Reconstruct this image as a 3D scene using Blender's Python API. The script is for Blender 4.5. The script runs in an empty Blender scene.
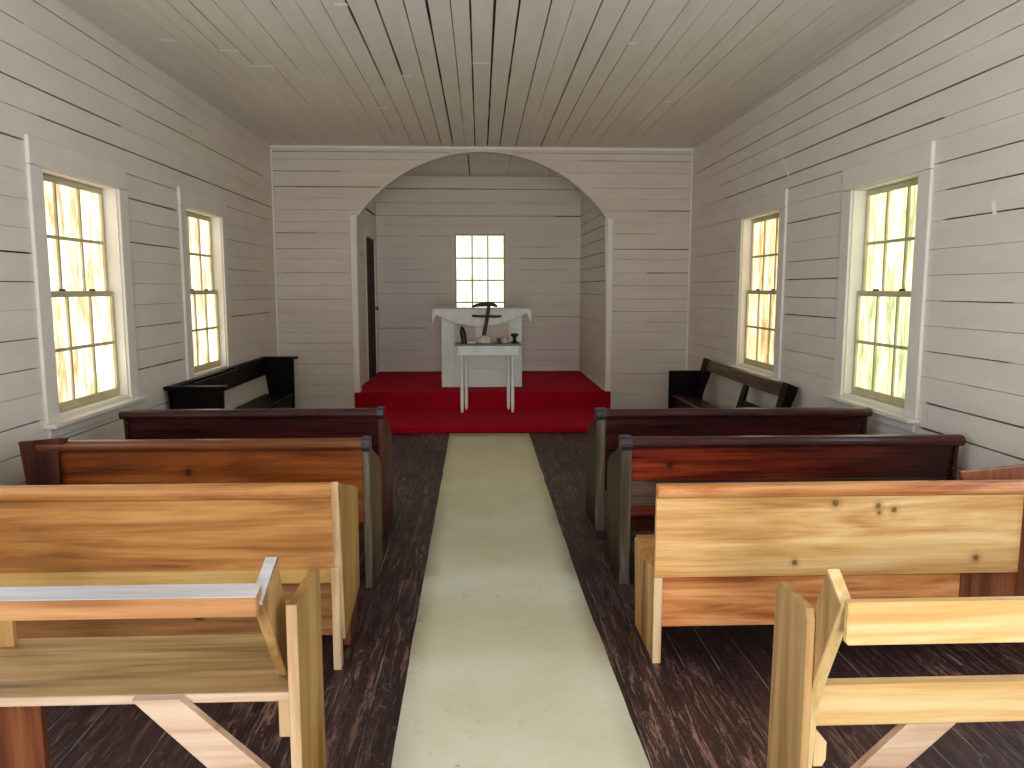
import bpy, bmesh, math, random
from mathutils import Vector, Matrix, noise
random.seed(7)
scene = bpy.context.scene
C = scene.collection
def lin(r, g, b):
    f = lambda c: (c/255/12.92) if c/255 <= .04045 else ((c/255+.055)/1.055)**2.4
    return (f(r), f(g), f(b), 1)

# ------------------------------------------------------------ camera
cam_d = bpy.data.cameras.new('camera'); cam = bpy.data.objects.new('camera', cam_d); C.objects.link(cam)
F = 780.0
cam_d.sensor_fit = 'HORIZONTAL'; cam_d.sensor_width = 36; cam_d.lens = 36*F/1024; cam_d.clip_start = .02
pitch = math.atan(95/F); yaw = math.atan(32/math.sqrt(F*F+95*95))
cam.location = (0, 0, 1.5)
cam.rotation_euler = (math.pi/2-pitch, 0, -yaw)
scene.camera = cam

# ------------------------------------------------------------ world, light, exposure
world = bpy.data.worlds.new('world'); scene.world = world; world.use_nodes = True
bg = world.node_tree.nodes['Background']; bg.inputs[0].default_value = (.80, .92, 1.0, 1); bg.inputs[1].default_value = 1.2
vs = scene.view_settings
vs.view_transform = 'Standard'; vs.look = 'None'; vs.gamma = 1; vs.use_curve_mapping = False; vs.exposure = 0.17
def area(name, loc, rot, sx, sy, power, col):
    l = bpy.data.lights.new(name, 'AREA'); l.shape = 'RECTANGLE'; l.size = sx; l.size_y = sy; l.energy = power; l.color = col
    o = bpy.data.objects.new(name, l); o.location = loc; o.rotation_euler = rot; C.objects.link(o); return o
# daylight coming in through the open entrance doorway behind the camera
area('doorway_daylight', (.05, -3.35, 1.25), (math.radians(90), 0, 0), 1.7, 2.3, 150, (.94, .97, 1.0))
# added fill lamp in place of ground bounce outside the door, lifting the ceiling
area('threshold_fill', (.05, -3.5, .15), (math.radians(135), 0, 0), 1.7, 1.0, 70, (1.0, .97, .92))
PANE = 3.0      # brightness of the backlit dirty panes

# ------------------------------------------------------------ node helpers
class NT:
    def __init__(s, name, rough=.6, spec=.4):
        s.m = bpy.data.materials.new(name); s.m.use_nodes = True
        s.t = s.m.node_tree; s.n = s.t.nodes; s.l = s.t.links
        s.b = s.n['Principled BSDF']; s.b.inputs['Roughness'].default_value = rough
        s.b.inputs['Specular IOR Level'].default_value = spec
    def put(s, inp, v):
        if isinstance(v, bpy.types.NodeSocket): s.l.new(v, inp)
        else: inp.default_value = v
    def coord(s, kind='Object'):
        if kind == 'Position': return s.n.new('ShaderNodeNewGeometry').outputs['Position']
        return s.n.new('ShaderNodeTexCoord').outputs[kind]
    def map(s, v, scale=(1, 1, 1), loc=(0, 0, 0)):
        n = s.n.new('ShaderNodeMapping'); s.l.new(v, n.inputs[0]); n.inputs['Scale'].default_value = scale; n.inputs['Location'].default_value = loc
        return n.outputs[0]
    def noise(s, v, scale=5, detail=4, rough=.55, dist=0, col=False):
        n = s.n.new('ShaderNodeTexNoise'); s.l.new(v, n.inputs['Vector']); n.inputs['Scale'].default_value = scale
        n.inputs['Detail'].default_value = detail; n.inputs['Roughness'].default_value = rough; n.inputs['Distortion'].default_value = dist
        return n.outputs['Color' if col else 'Fac']
    def vor(s, v, scale=5, feature='F1'):
        n = s.n.new('ShaderNodeTexVoronoi'); s.l.new(v, n.inputs['Vector']); n.inputs['Scale'].default_value = scale; n.feature = feature
        return n.outputs['Distance']
    def ramp(s, f, stops):
        n = s.n.new('ShaderNodeValToRGB'); s.l.new(f, n.inputs[0]); e = n.color_ramp.elements
        while len(e) < len(stops): e.new(.5)
        for i, (p, c) in enumerate(stops):
            e[i].position = p; e[i].color = c if isinstance(c, tuple) else (c, c, c, 1)
        return n.outputs[0]
    def math(s, op, a, b=0, c=0):
        n = s.n.new('ShaderNodeMath'); n.operation = op
        for i, v in enumerate((a, b, c)): s.put(n.inputs[i], v)
        return n.outputs[0]
    def mix(s, f, a, b, mode='MIX'):
        n = s.n.new('ShaderNodeMix'); n.data_type = 'RGBA'; n.blend_type = mode
        s.put(n.inputs[0], f); s.put(n.inputs[6], a); s.put(n.inputs[7], b); return n.outputs[2]
    def bump(s, h, strength=.3, dist=.005):
        n = s.n.new('ShaderNodeBump'); s.l.new(h, n.inputs['Height']); n.inputs['Strength'].default_value = strength; n.inputs['Distance'].default_value = dist
        s.l.new(n.outputs[0], s.b.inputs['Normal'])
    def sep(s, v):
        n = s.n.new('ShaderNodeSeparateXYZ'); s.l.new(v, n.inputs[0]); return n.outputs
    def color(s, c): s.put(s.b.inputs['Base Color'], c)

def paint(name, c, c2=None, rough=.7, grain=(3, 3, 3), dirt=.5, spec=.25, bump=.25):
    k = NT(name, rough, spec); v = k.coord('Position')
    a = k.noise(k.map(v, grain), 1.3, 6, .6)
    base = k.mix(k.ramp(a, [(.3, 0.0), (.7, 1.0)]), c, c2 or c)
    sp = k.noise(k.map(v, (9, 9, 9)), 4, 8, .7)
    base = k.mix(k.math('MULTIPLY', k.ramp(sp, [(.60, 0.0), (.78, 1.0)]), dirt), base, lin(150, 138, 120))
    k.color(base)
    k.bump(k.noise(k.map(v, (grain[0]*8, grain[1]*8, grain[2]*8)), 2, 5, .6), bump, .004)
    return k.m

def wood(name, dark, mid, light, axis='x', rough=.42, spec=.4, knots=True, spots=(), x_tone=None, wear=None, wear_amt=0, seed=0, grain=1.0, bands=1.0):
    """plain board: grain streaks along one axis, growth bands, small knots"""
    k = NT(name, rough, spec); v = k.coord('Object')
    s = {'x': (.55, 6*grain, 6*grain), 'y': (6*grain, .55, 6*grain), 'z': (6*grain, 6*grain, .55)}[axis]
    s2 = {'x': (2.2, 70, 70), 'y': (70, 2.2, 70), 'z': (70, 70, 2.2)}[axis]
    m1 = k.map(v, s, (seed*3.1, seed*1.7, seed*2.3))
    big = k.noise(m1, 1.5*bands, 5, .55, 1.2)
    fine = k.noise(k.map(v, s2, (seed, seed, seed)), 1.0, 3, .6)
    f = k.math('ADD', k.math('MULTIPLY', big, .75), k.math('MULTIPLY', fine, .25))
    col = k.ramp(f, [(.34, dark), (.48, mid), (.62, light)])
    if knots:
        ks = {'x': (1.6, 3.2, 3.2), 'y': (3.2, 1.6, 3.2), 'z': (3.2, 3.2, 1.6)}[axis]
        d = k.vor(k.map(v, ks, (seed*5.3+.2, seed*.7, seed*1.9)), 1.35)
        col = k.mix(k.ramp(d, [(.035, .85), (.075, 0.0)]), col, tuple(x*.25 for x in dark[:3])+(1,))
    if wear:
        w = k.noise(k.map(v, s, (9, 4, seed+6)), 2.4, 8, .7)
        col = k.mix(k.math('MULTIPLY', k.ramp(w, [(.5, 0.0), (.66, 1.0)]), wear_amt), col, wear)
    for sx_, sz_, sr_ in spots:
        sp_ = k.sep(v)
        wob = k.math('MULTIPLY', k.noise(v, 60, 2), sr_*.7)
        d = k.math('ADD', k.math('SQRT', k.math('ADD', k.math('POWER', k.math('ABSOLUTE', k.math('SUBTRACT', sp_[0], sx_)), 2), k.math('POWER', k.math('ABSOLUTE', k.math('SUBTRACT', sp_[2], sz_)), 2))), wob)
        col = k.mix(k.math('MULTIPLY', k.ramp(k.math('DIVIDE', d, sr_*4), [(.30, 1.0), (.42, .35), (.9, 0.0)]), .85), col, tuple(x*.3 for x in dark[:3])+(1,))
    if x_tone:    # board mixed to a darker tone away from the aisle end
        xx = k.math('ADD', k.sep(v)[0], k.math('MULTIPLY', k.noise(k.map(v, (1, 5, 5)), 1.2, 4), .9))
        col = k.mix(k.math('MULTIPLY', k.ramp(k.math('DIVIDE', k.math('ADD', xx, x_tone[0]), x_tone[1]), [(0.0, 0.0), (1.0, 1.0)]), .9), col, x_tone[2])
    k.color(col); k.bump(f, .25, .003)
    k.put(k.b.inputs['Roughness'], k.math('ADD', k.math('MULTIPLY', fine, .25), rough-.12))
    return k.m

M = {}
M['wall'] = paint('white_wall_paint', lin(230, 221, 207), lin(239, 231, 219), dirt=.30, grain=(1.2, 1.2, 5))
M['ceil'] = paint('white_ceiling_paint', lin(232, 224, 211), lin(241, 235, 223), dirt=.30, grain=(6, 1, 3))
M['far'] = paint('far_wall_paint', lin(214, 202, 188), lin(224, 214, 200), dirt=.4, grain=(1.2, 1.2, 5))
M['apse'] = paint('chancel_wall_paint', lin(232, 222, 212), lin(238, 229, 220), dirt=.30, grain=(1.2, 1.2, 5))
M['trim'] = paint('white_trim_paint', lin(233, 226, 214), lin(240, 234, 223), dirt=.25, rough=.55)
M['chip'] = paint('bright_paint_patch', lin(255, 254, 250), dirt=0)
M['gap'] = paint('dark_board_gap', lin(48, 40, 32), dirt=0)
M['sash'] = paint('sash_cream_paint', lin(214, 204, 170), lin(196, 180, 140), dirt=.6, rough=.5, grain=(6, 6, 6))
M['altar'] = paint('pale_grey_green_paint', lin(232, 238, 233), lin(218, 226, 221), dirt=.4, grain=(5, 5, 3))
M['altar_in'] = paint('tan_panel_paint', lin(214, 200, 188), lin(200, 184, 172), dirt=.4)
M['outside'] = paint('outer_weatherboard', lin(150, 145, 135), dirt=.2)

def pane_mat(name, cols, seed, power=1.0):
    k = NT(name, .35, .4); v = k.coord('Object')
    a = k.noise(k.map(v, (6, 6, 1.3), (seed, seed*2, seed)), 2.2, 6, .62, .7)
    c = k.ramp(a, [(.30, cols[0]), (.43, cols[1]), (.56, cols[2]), (.76, cols[3])])
    b = k.noise(k.map(v, (20, 20, 2.2), (seed*4, 1, 2)), 1.6, 5, .65, .5)
    c = k.mix(k.math('MULTIPLY', k.ramp(b, [(.54, 0.0), (.70, 1.0)]), .55), c, cols[1])
    k.color((.25, .25, .22, 1)); k.put(k.b.inputs['Emission Color'], c); k.b.inputs['Emission Strength'].default_value = PANE*power
    return k.m
warm = [lin(124, 98, 60), lin(156, 136, 98), lin(196, 188, 164), lin(236, 234, 224)]
amber = [lin(116, 84, 46), lin(148, 122, 78), lin(184, 172, 132), lin(226, 220, 196)]
green = [lin(84, 92, 52), lin(132, 138, 92), lin(172, 178, 138), lin(226, 230, 212)]
white = [lin(130, 150, 118), lin(158, 168, 144), lin(178, 186, 170), lin(200, 206, 196)]
PANES = dict(warm=pane_mat('dirty_pane_warm', warm, 1), amber=pane_mat('dirty_pane_amber', amber, 2.3),
             green=pane_mat('dirty_pane_green', green, 4.1), white=pane_mat('pale_pane', white, 6.7, .9),
             clear=pane_mat('bluish_bright_pane', [lin(170, 198, 240), lin(185, 210, 245), lin(200, 220, 250), lin(220, 234, 252)], 3.3, 2.2))

# woods
pineR = dict(dark=lin(176, 118, 58), mid=lin(216, 164, 96), light=lin(238, 198, 132))
oranR = dict(dark=lin(156, 84, 36), mid=lin(196, 124, 66), light=lin(222, 160, 100))
KN3 = [(1.41, .655, .012), (1.585, .642, .010), (1.65, .623, .010), (1.59, .612, .007), (1.255, .41, .010), (2.0, .42, .012)]
M['pine_x'] = wood('pale_pine_x', lin(176, 116, 56), lin(222, 172, 104), lin(242, 206, 144), 'x', seed=1)
M['pine_knotty'] = wood('knotty_pale_pine', lin(184, 126, 64), lin(222, 174, 108), lin(242, 208, 150), 'x', seed=41, knots=False, spots=[(x-1.45, z, r_) for x, z, r_ in KN3])
M['pine_dark_x'] = wood('honey_pine_x', lin(126, 76, 34), lin(176, 118, 60), lin(208, 152, 88), 'x', seed=2)
M['pine_z'] = wood('pale_pine_z', lin(150, 104, 52), lin(190, 142, 80), lin(214, 172, 108), 'z', seed=3)
M['pine_y'] = wood('pale_pine_y', lin(150, 104, 52), lin(190, 142, 80), lin(214, 172, 108), 'y', seed=3)
M['honey_z'] = wood('honey_pine_z', lin(122, 84, 34), lin(160, 118, 54), lin(188, 146, 76), 'z', seed=5)
M['strip'] = wood('yellow_pine_strip', lin(170, 126, 64), lin(204, 160, 90), lin(222, 184, 116), 'x', seed=6, knots=False)
M['orange_x'] = wood('orange_pine_x', lin(146, 76, 30), lin(192, 120, 64), lin(222, 160, 100), 'x', seed=7, bands=1.6)
M['shade_x'] = wood('shaded_pine_x', lin(104, 62, 30), lin(148, 98, 54), lin(180, 130, 80), 'x', seed=33)  # darker pine for a lower board, its shade put into the colour
M['rust_x'] = wood('dull_orange_pine_x', lin(132, 82, 44), lin(176, 122, 74), lin(204, 154, 104), 'x', seed=34)
M['raw_edge'] = wood('pale_cut_edge', lin(176, 138, 108), lin(204, 170, 140), lin(222, 194, 168), 'x', seed=8, knots=False)
M['raw_z'] = wood('pale_cut_edge_z', lin(172, 134, 96), lin(202, 166, 124), lin(220, 190, 150), 'z', seed=8, knots=False)
M['yellow_x'] = wood('fresh_yellow_pine_x', lin(200, 150, 82), lin(224, 182, 116), lin(238, 208, 152), 'x', seed=9)
M['fresh_z'] = wood('fresh_pine_edge_z', lin(206, 164, 100), lin(226, 192, 132), lin(240, 216, 166), 'z', seed=9, knots=False)
M['board_z'] = wood('brown_pine_board_z', lin(132, 94, 52), lin(172, 132, 80), lin(200, 160, 106), 'z', seed=10)
M['brown_z'] = wood('red_brown_board_z', lin(70, 34, 18), lin(112, 60, 34), lin(140, 84, 50), 'z', seed=11)
M['sky_sheen'] = wood('sky_sheen_edge', lin(160, 152, 148), lin(184, 178, 176), lin(204, 200, 200), 'x', seed=31, knots=False)  # sky reflection on the post and rail tops, painted as pale grey
M['seat_x'] = wood('tan_seat_plank', lin(120, 90, 50), lin(164, 128, 78), lin(190, 156, 104), 'x', seed=12)
M['amber_x'] = wood('amber_varnish_x', lin(88, 40, 10), lin(140, 70, 24), lin(172, 98, 42), 'x', rough=.36, seed=13, knots=False, spots=[(-.095, .60, .016)])
M['amber_z'] = wood('weathered_brown_z', lin(48, 36, 18), lin(82, 64, 38), lin(112, 92, 60), 'z', seed=14, spec=.15)
M['amber_rail'] = wood('dark_amber_rail', lin(70, 34, 14), lin(108, 56, 26), lin(134, 78, 40), 'x', rough=.3, seed=15, knots=False)
M['red_x'] = wood('red_mahogany_x', lin(58, 12, 7), lin(112, 34, 16), lin(160, 66, 30), 'x', rough=.3, seed=16, knots=False, spots=[(-.625, .615, .014)], x_tone=(.1, 1.3, lin(40, 9, 8)))
M['maroon_x'] = wood('dark_maroon_x', lin(26, 8, 8), lin(48, 14, 13), lin(72, 24, 20), 'x', rough=.3, seed=17, wear=lin(110, 60, 45), wear_amt=.2)
M['rail_dark'] = wood('dark_polished_rail', lin(34, 14, 14), lin(56, 24, 22), lin(78, 38, 34), 'x', rough=.25, seed=18, knots=False)
M['grey_x'] = wood('weathered_grey_x', lin(60, 44, 36), lin(92, 70, 58), lin(120, 98, 84), 'x', seed=19)
M['grey_z'] = wood('weathered_grey_z', lin(40, 32, 26), lin(70, 58, 46), lin(112, 98, 78), 'z', seed=20, spec=.2)
M['olive_z'] = wood('dark_olive_side_z', lin(26, 20, 12), lin(46, 37, 22), lin(66, 55, 34), 'z', seed=21, spec=.15)
M['dkbrown_z'] = wood('dark_red_brown_z', lin(40, 16, 12), lin(66, 28, 22), lin(92, 44, 34), 'z', seed=22, spec=.25)
M['cap'] = wood('rail_nose_black', lin(30, 26, 30), lin(44, 40, 46), lin(60, 56, 64), 'x', rough=.25, seed=23, knots=False)
M['black_x'] = wood('black_brown_varnish_x', lin(5, 3, 3), lin(9, 5, 5), lin(16, 9, 8), 'y', rough=.5, spec=.15, seed=24, knots=False)
M['black_z'] = wood('black_brown_varnish_z', lin(4, 2, 3), lin(7, 4, 5), lin(12, 8, 9), 'z', rough=.5, spec=.12, seed=25, knots=False)
M['rail_brown_y'] = wood('brown_sheen_rail_y', lin(50, 28, 14), lin(84, 54, 30), lin(122, 90, 56), 'y', rough=.45, spec=.25, seed=26, knots=False)  # brown wood lightened, the rail's reflection put into its colour
M['tabletop'] = wood('worn_grey_brown_top', lin(66, 60, 52), lin(98, 92, 80), lin(130, 124, 110), 'x', seed=27, knots=False)
M['table_paint'] = paint('pale_blue_grey_paint', lin(228, 236, 230), lin(212, 222, 216), dirt=.4, rough=.45, grain=(6, 6, 3))
M['leg_white'] = paint('white_leg_paint', lin(246, 249, 246), lin(238, 243, 240), dirt=.1, rough=.4)
M['door'] = wood('dark_brown_door', lin(26, 14, 8), lin(44, 25, 15), lin(62, 38, 24), 'z', seed=28, rough=.6, spec=.12)

def simple(name, c, rough=.5, metal=0, sc=20):
    k = NT(name, rough, .4); v = k.coord('Object')
    n = k.noise(v, sc, 4); k.color(k.mix(k.ramp(n, [(.3, 0.0), (.7, 1.0)]), c, tuple(x*.7 for x in c[:3])+(1,)))
    k.b.inputs['Metallic'].default_value = metal; k.bump(n, .2, .002); return k.m
M['twig'] = simple('dark_twig_wood', lin(72, 44, 30), .6)
M['blackobj'] = simple('black_turned_wood', lin(24, 20, 20), .35)
M['knob'] = simple('aged_brass', lin(150, 130, 90), .3, 1)
M['stone'] = simple('white_stone', lin(216, 212, 200), .7)
M['paper'] = simple('white_paper', lin(226, 224, 214), .8)
M['brown'] = simple('brown_wood_block', lin(84, 56, 36), .6)
M['iron'] = simple('dark_iron', lin(60, 55, 50), .5, .8)

def cloth_mat(name, c, c2):
    k = NT(name, .9, .1); v = k.coord('Object')
    n = k.noise(v, 8, 5, .6); k.color(k.mix(k.ramp(n, [(.35, 0.0), (.7, 1.0)]), c, c2)); k.bump(k.noise(v, 120, 2), .2, .002)
    return k.m
M['cloth'] = cloth_mat('white_altar_cloth', lin(240, 241, 235), lin(226, 228, 221))

def red_mat():
    k = NT('red_carpet', .95, .12); v = k.coord('Position')
    n = k.noise(v, 3, 6, .7); f = k.noise(v, 160, 2)
    k.b.inputs['Sheen Weight'].default_value = .35; k.b.inputs['Sheen Roughness'].default_value = .5; k.b.inputs['Sheen Tint'].default_value = lin(230, 40, 70)
    c = k.mix(k.ramp(n, [(.3, 0.0), (.7, 1.0)]), lin(150, 4, 20), lin(178, 10, 34))
    k.color(k.mix(k.math('MULTIPLY', f, .25), c, lin(90, 0, 10))); k.bump(f, .5, .004)
    return k.m
M['red'] = red_mat()

def runner_mat():
    k = NT('cream_runner', .9, .15); v = k.coord('Object')
    n = k.noise(v, 1.6, 6, .6)
    c = k.mix(k.ramp(n, [(.35, 0.0), (.65, 1.0)]), lin(216, 211, 176), lin(226, 223, 198))
    st = k.noise(v, 8.5, 6, .68, .6)
    c = k.mix(k.math('MULTIPLY', k.ramp(st, [(.60, 0.0), (.78, 1.0)]), .45), c, lin(160, 152, 112))
    sp = k.noise(k.map(v, (1, 1, 1), (3, 7, 1)), 17, 5, .7, .6)
    c = k.mix(k.math('MULTIPLY', k.ramp(sp, [(.67, 0.0), (.72, 1.0)]), .7), c, lin(122, 106, 78))
    k.color(c); k.bump(k.noise(v, 90, 3), .35, .003)
    return k.m
M['runner'] = runner_mat()

def floor_mat():
    k = NT('dark_plank_floor', .4, .5); v = k.coord('Position'); x, y, z = k.sep(v)[0:3]
    W = .135
    wob = k.math('MULTIPLY', k.math('SUBTRACT', k.noise(k.map(v, (.5, .8, 1)), 1.2, 2), .5), .015)
    u = k.math('DIVIDE', k.math('ADD', x, wob), W)
    idx = k.math('FLOOR', u); fr = k.math('SUBTRACT', u, idx)
    cn = k.n.new('ShaderNodeCombineXYZ'); k.put(cn.inputs[0], idx)
    wn = k.n.new('ShaderNodeTexWhiteNoise'); wn.noise_dimensions = '3D'; k.l.new(cn.outputs[0], wn.inputs['Vector'])
    rnd = wn.outputs['Value']
    sh = k.n.new('ShaderNodeCombineXYZ'); k.put(sh.inputs[0], x); k.put(sh.inputs[1], k.math('ADD', y, k.math('MULTIPLY', rnd, 30))); k.put(sh.inputs[2], rnd)
    sv = sh.outputs[0]
    g = k.noise(k.map(sv, (16, .7, 1)), 2.0, 6, .65, 1.0)
    c = k.ramp(g, [(.32, lin(20, 11, 12)), (.5, lin(42, 23, 25)), (.68, lin(84, 54, 52))])
    c = k.mix(k.math('MULTIPLY', rnd, .45), c, lin(30, 15, 18))
    # bare worn wood, in long ragged patches
    w = k.noise(k.map(sv, (16, 1.6, 1), (4, 2, 0)), 2.6, 10, .82, .5)
    big = k.noise(k.map(v, (1, .5, 1)), .9, 3)
    wm = k.math('MULTIPLY', k.ramp(w, [(.53, 0.0), (.57, 1.0)]), k.ramp(big, [(.40, .05), (.56, 1.0)]))
    c = k.mix(k.math('MULTIPLY', wm, .6), c, lin(184, 138, 120))
    # scuffs
    s = k.noise(k.map(v, (7, 3, 1), (2, 8, 0)), 3.2, 9, .8, .8)
    c = k.mix(k.math('MULTIPLY', k.ramp(s, [(.57, 0.0), (.68, 1.0)]), .5), c, lin(160, 142, 138))
    # seams: dark gap, in places filled with pale dust
    e = k.math('MINIMUM', fr, k.math('SUBTRACT', 1, fr))
    seam = k.ramp(e, [(.016, 1.0), (.034, 0.0)])
    du = k.ramp(k.noise(k.map(sv, (2, 1.1, 1), (1, 3, 0)), 1.4, 4, .7), [(.50, 0.0), (.64, .85)])
    c = k.mix(seam, c, k.mix(du, lin(14, 8, 8), lin(176, 158, 148)))
    k.color(c)
    k.put(k.b.inputs['Roughness'], k.math('ADD', .28, k.math('MULTIPLY', k.noise(k.map(v, (4, 2, 1)), 3, 6, .7), .4)))
    k.bump(k.math('SUBTRACT', g, k.math('MULTIPLY', seam, .8)), .4, .005)
    return k.m
M['floor'] = floor_mat()

# ------------------------------------------------------------ mesh helpers
def box(bm, x0, x1, y0, y1, z0, z1, bev=.003, mat=0, skew=None):
    x0, x1 = sorted((x0, x1)); y0, y1 = sorted((y0, y1)); z0, z1 = sorted((z0, z1))
    vs_ = [bm.verts.new((x, y, z)) for x in (x0, x1) for y in (y0, y1) for z in (z0, z1)]
    f = [(0, 1, 3, 2), (4, 6, 7, 5), (0, 4, 5, 1), (2, 3, 7, 6), (0, 2, 6, 4), (1, 5, 7, 3)]
    fs = [bm.faces.new([vs_[i] for i in q]) for q in f]
    for q in fs: q.material_index = mat
    if bev:
        bev = min(bev, .3*min(x1-x0, y1-y0, z1-z0))
        es = list({e for q in fs for e in q.edges})
        bmesh.ops.bevel(bm, geom=es, offset=bev, segments=1, affect='EDGES', profile=.5)
    return vs_
def prism(bm, poly, axis, a0, a1, bev=.002, mat=0):
    """poly of 2D points in the plane across axis: x->(y,z), y->(x,z), z->(x,y)"""
    def P(p, a):
        return {'x': (a, p[0], p[1]), 'y': (p[0], a, p[1]), 'z': (p[0], p[1], a)}[axis]
    A = [bm.verts.new(P(p, a0)) for p in poly]; B = [bm.verts.new(P(p, a1)) for p in poly]
    fs = [bm.faces.new(A), bm.faces.new(B[::-1])]
    n = len(poly)
    for i in range(n): fs.append(bm.faces.new((A[i], B[i], B[(i+1) % n], A[(i+1) % n])))
    for q in fs: q.material_index = mat
    bmesh.ops.recalc_face_normals(bm, faces=fs)
    if bev:
        es = [e for e in {e for q in fs[:2] for e in q.edges}]
        bmesh.ops.bevel(bm, geom=es, offset=bev, segments=1, affect='EDGES', profile=.5)
def lathe(bm, prof, cx, cy, seg=20, tilt=None):
    rings = []
    for r, z in prof:
        ox, oy = tilt(z) if tilt else (0, 0)
        rings.append([bm.verts.new((cx+ox+r*math.cos(2*math.pi*i/seg), cy+oy+r*math.sin(2*math.pi*i/seg), z)) for i in range(seg)])
    for a, b in zip(rings, rings[1:]):
        for i in range(seg): f = bm.faces.new((a[i], a[(i+1) % seg], b[(i+1) % seg], b[i])); f.smooth = True
    bm.faces.new(rings[0][::-1]); bm.faces.new(rings[-1])
def tube(bm, pts, rad, seg=8):
    pts = [Vector(p) for p in pts]; rings = []
    for i, p in enumerate(pts):
        d = (pts[min(i+1, len(pts)-1)]-pts[max(i-1, 0)]).normalized()
        up = Vector((0, 1, 0)) if abs(d.y) < .9 else Vector((1, 0, 0))
        a = d.cross(up).normalized(); b = d.cross(a)
        r = rad[i] if isinstance(rad, (list, tuple)) else rad
        rings.append([bm.verts.new(p+a*r*math.cos(2*math.pi*k/seg)+b*r*math.sin(2*math.pi*k/seg)) for k in range(seg)])
    for a, b in zip(rings, rings[1:]):
        for i in range(seg): f = bm.faces.new((a[i], a[(i+1) % seg], b[(i+1) % seg], b[i])); f.smooth = True
    bm.faces.new(rings[0][::-1]); bm.faces.new(rings[-1])

def obj(name, bm, mats, parent=None):
    me = bpy.data.meshes.new(name)
    if parent is not None:
        bmesh.ops.translate(bm, verts=bm.verts, vec=-Vector(parent['_base']))
    bmesh.ops.recalc_face_normals(bm, faces=bm.faces)
    bm.to_mesh(me); bm.free()
    for m in (mats if isinstance(mats, (list, tuple)) else [mats]): me.materials.append(M[m] if isinstance(m, str) else m)
    o = bpy.data.objects.new(name, me); C.objects.link(o)
    if parent is not None:
        o.parent = parent; o['_base'] = list(parent['_base'])
    return o
def sub(name, bm, mats, parent): return obj(name, bm, mats, parent)
ALL = []
def thing(name, label, cat, loc=(0, 0, 0), group=None, kind=None):
    o = bpy.data.objects.new(name, None); o.empty_display_size = .1; C.objects.link(o)
    o.location = loc; o['_base'] = list(loc); o['label'] = label; o['category'] = cat
    if group: o['group'] = group
    if kind: o['kind'] = kind
    return o
def tag(o, label, cat, group=None, kind=None):
    o['label'] = label; o['category'] = cat
    if group: o['group'] = group
    if kind: o['kind'] = kind
    return o
def struct(name, bm, mats, label=None, cat=None):
    o = obj(name, bm, mats); o['kind'] = 'structure'
    if label: o['label'] = label; o['category'] = cat
    return o
nb = bmesh.new

# ------------------------------------------------------------ the room
XW, XE, YD, ZC = -2.40, 2.51, 9.34, 3.14
YB = -3.2           # entrance wall behind the camera
YE, ZP, ZL = 11.74, .269, .062
CW, CE = -1.52, 1.50

def planks(P, u0, u1, seams, openings=(), strong=(), joints=(), lo=None, hi=None, base=(.0006, .0030), step=.35, th=.016, rs=0, shade=None):
    """boards with real gaps; P(u, v, d) places a point, d = depth behind the face"""
    rnd = random.Random(rs); bm = nb()
    us = {u0, u1}
    n = int((u1-u0)/step)
    for i in range(1, n): us.add(u0+(u1-u0)*i/n)
    for o in openings: us.add(o[0]); us.add(o[1])
    for s in strong:
        for e in (s[1], s[2]):
            for d in (-.02, .02):
                if u0 < e+d < u1: us.add(e+d)
    for j in joints:
        us.add(j[0]-.002); us.add(j[0]+.002)
    us = sorted(us)
    def gap(k, u):
        r = base[0]+(base[1]-base[0])*(.5+.5*noise.noise(Vector((u*1.1, k*7.3+rs*3, rs))))*1.2
        for s in strong:
            if abs(s[0]-seams[k]) < .055 and s[1] <= u <= s[2]:
                r = max(r, 1.75*s[3]*(.8+.35*noise.noise(Vector((u*2.3, k*3.1, 5)))))
        return r
    for k in range(len(seams)-1):
        for a, b in zip(us, us[1:]):
            if b-a < 1e-4: continue
            mid = (a+b)/2
            if any(j[0]-.003 < mid < j[0]+.003 and j[1] < (seams[k]+seams[k+1])/2 < j[2] for j in joints): continue
            def vb(u): return seams[k]+gap(k, u)/2
            def vt(u): return seams[k+1]-gap(k+1, u)/2
            e = 1e-5
            pieces = [((vb(a+e), vt(a+e)), (vb(b-e), vt(b-e)))]
            for o in openings:
                if o[0]-1e-6 <= a and b <= o[1]+1e-6:
                    new = []
                    for (p, q) in pieces:
                        new.append(((p[0], min(p[1], o[2])), (q[0], min(q[1], o[2]))))
                        new.append(((max(p[0], o[3]), p[1]), (max(q[0], o[3]), q[1])))
                    pieces = new
            if lo:
                pieces = [((max(p[0], lo(a+e)), p[1]), (max(q[0], lo(b-e)), q[1])) for p, q in pieces]
            for p, q in pieces:
                p = (p[0], max(p[0], p[1])); q = (q[0], max(q[0], q[1]))
                if p[1]-p[0] < .001 and q[1]-q[0] < .001: continue
                v = [bm.verts.new(P(uu, vv, dd)) for dd in (0, th) for uu, vv in ((a, p[0]), (b, q[0]), (b, q[1]), (a, p[1]))]
                for f in ((0, 1, 2, 3), (0, 4, 5, 1), (3, 2, 6, 7), (0, 3, 7, 4), (1, 5, 6, 2)): bm.faces.new([v[i] for i in f])
    return bm
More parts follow.
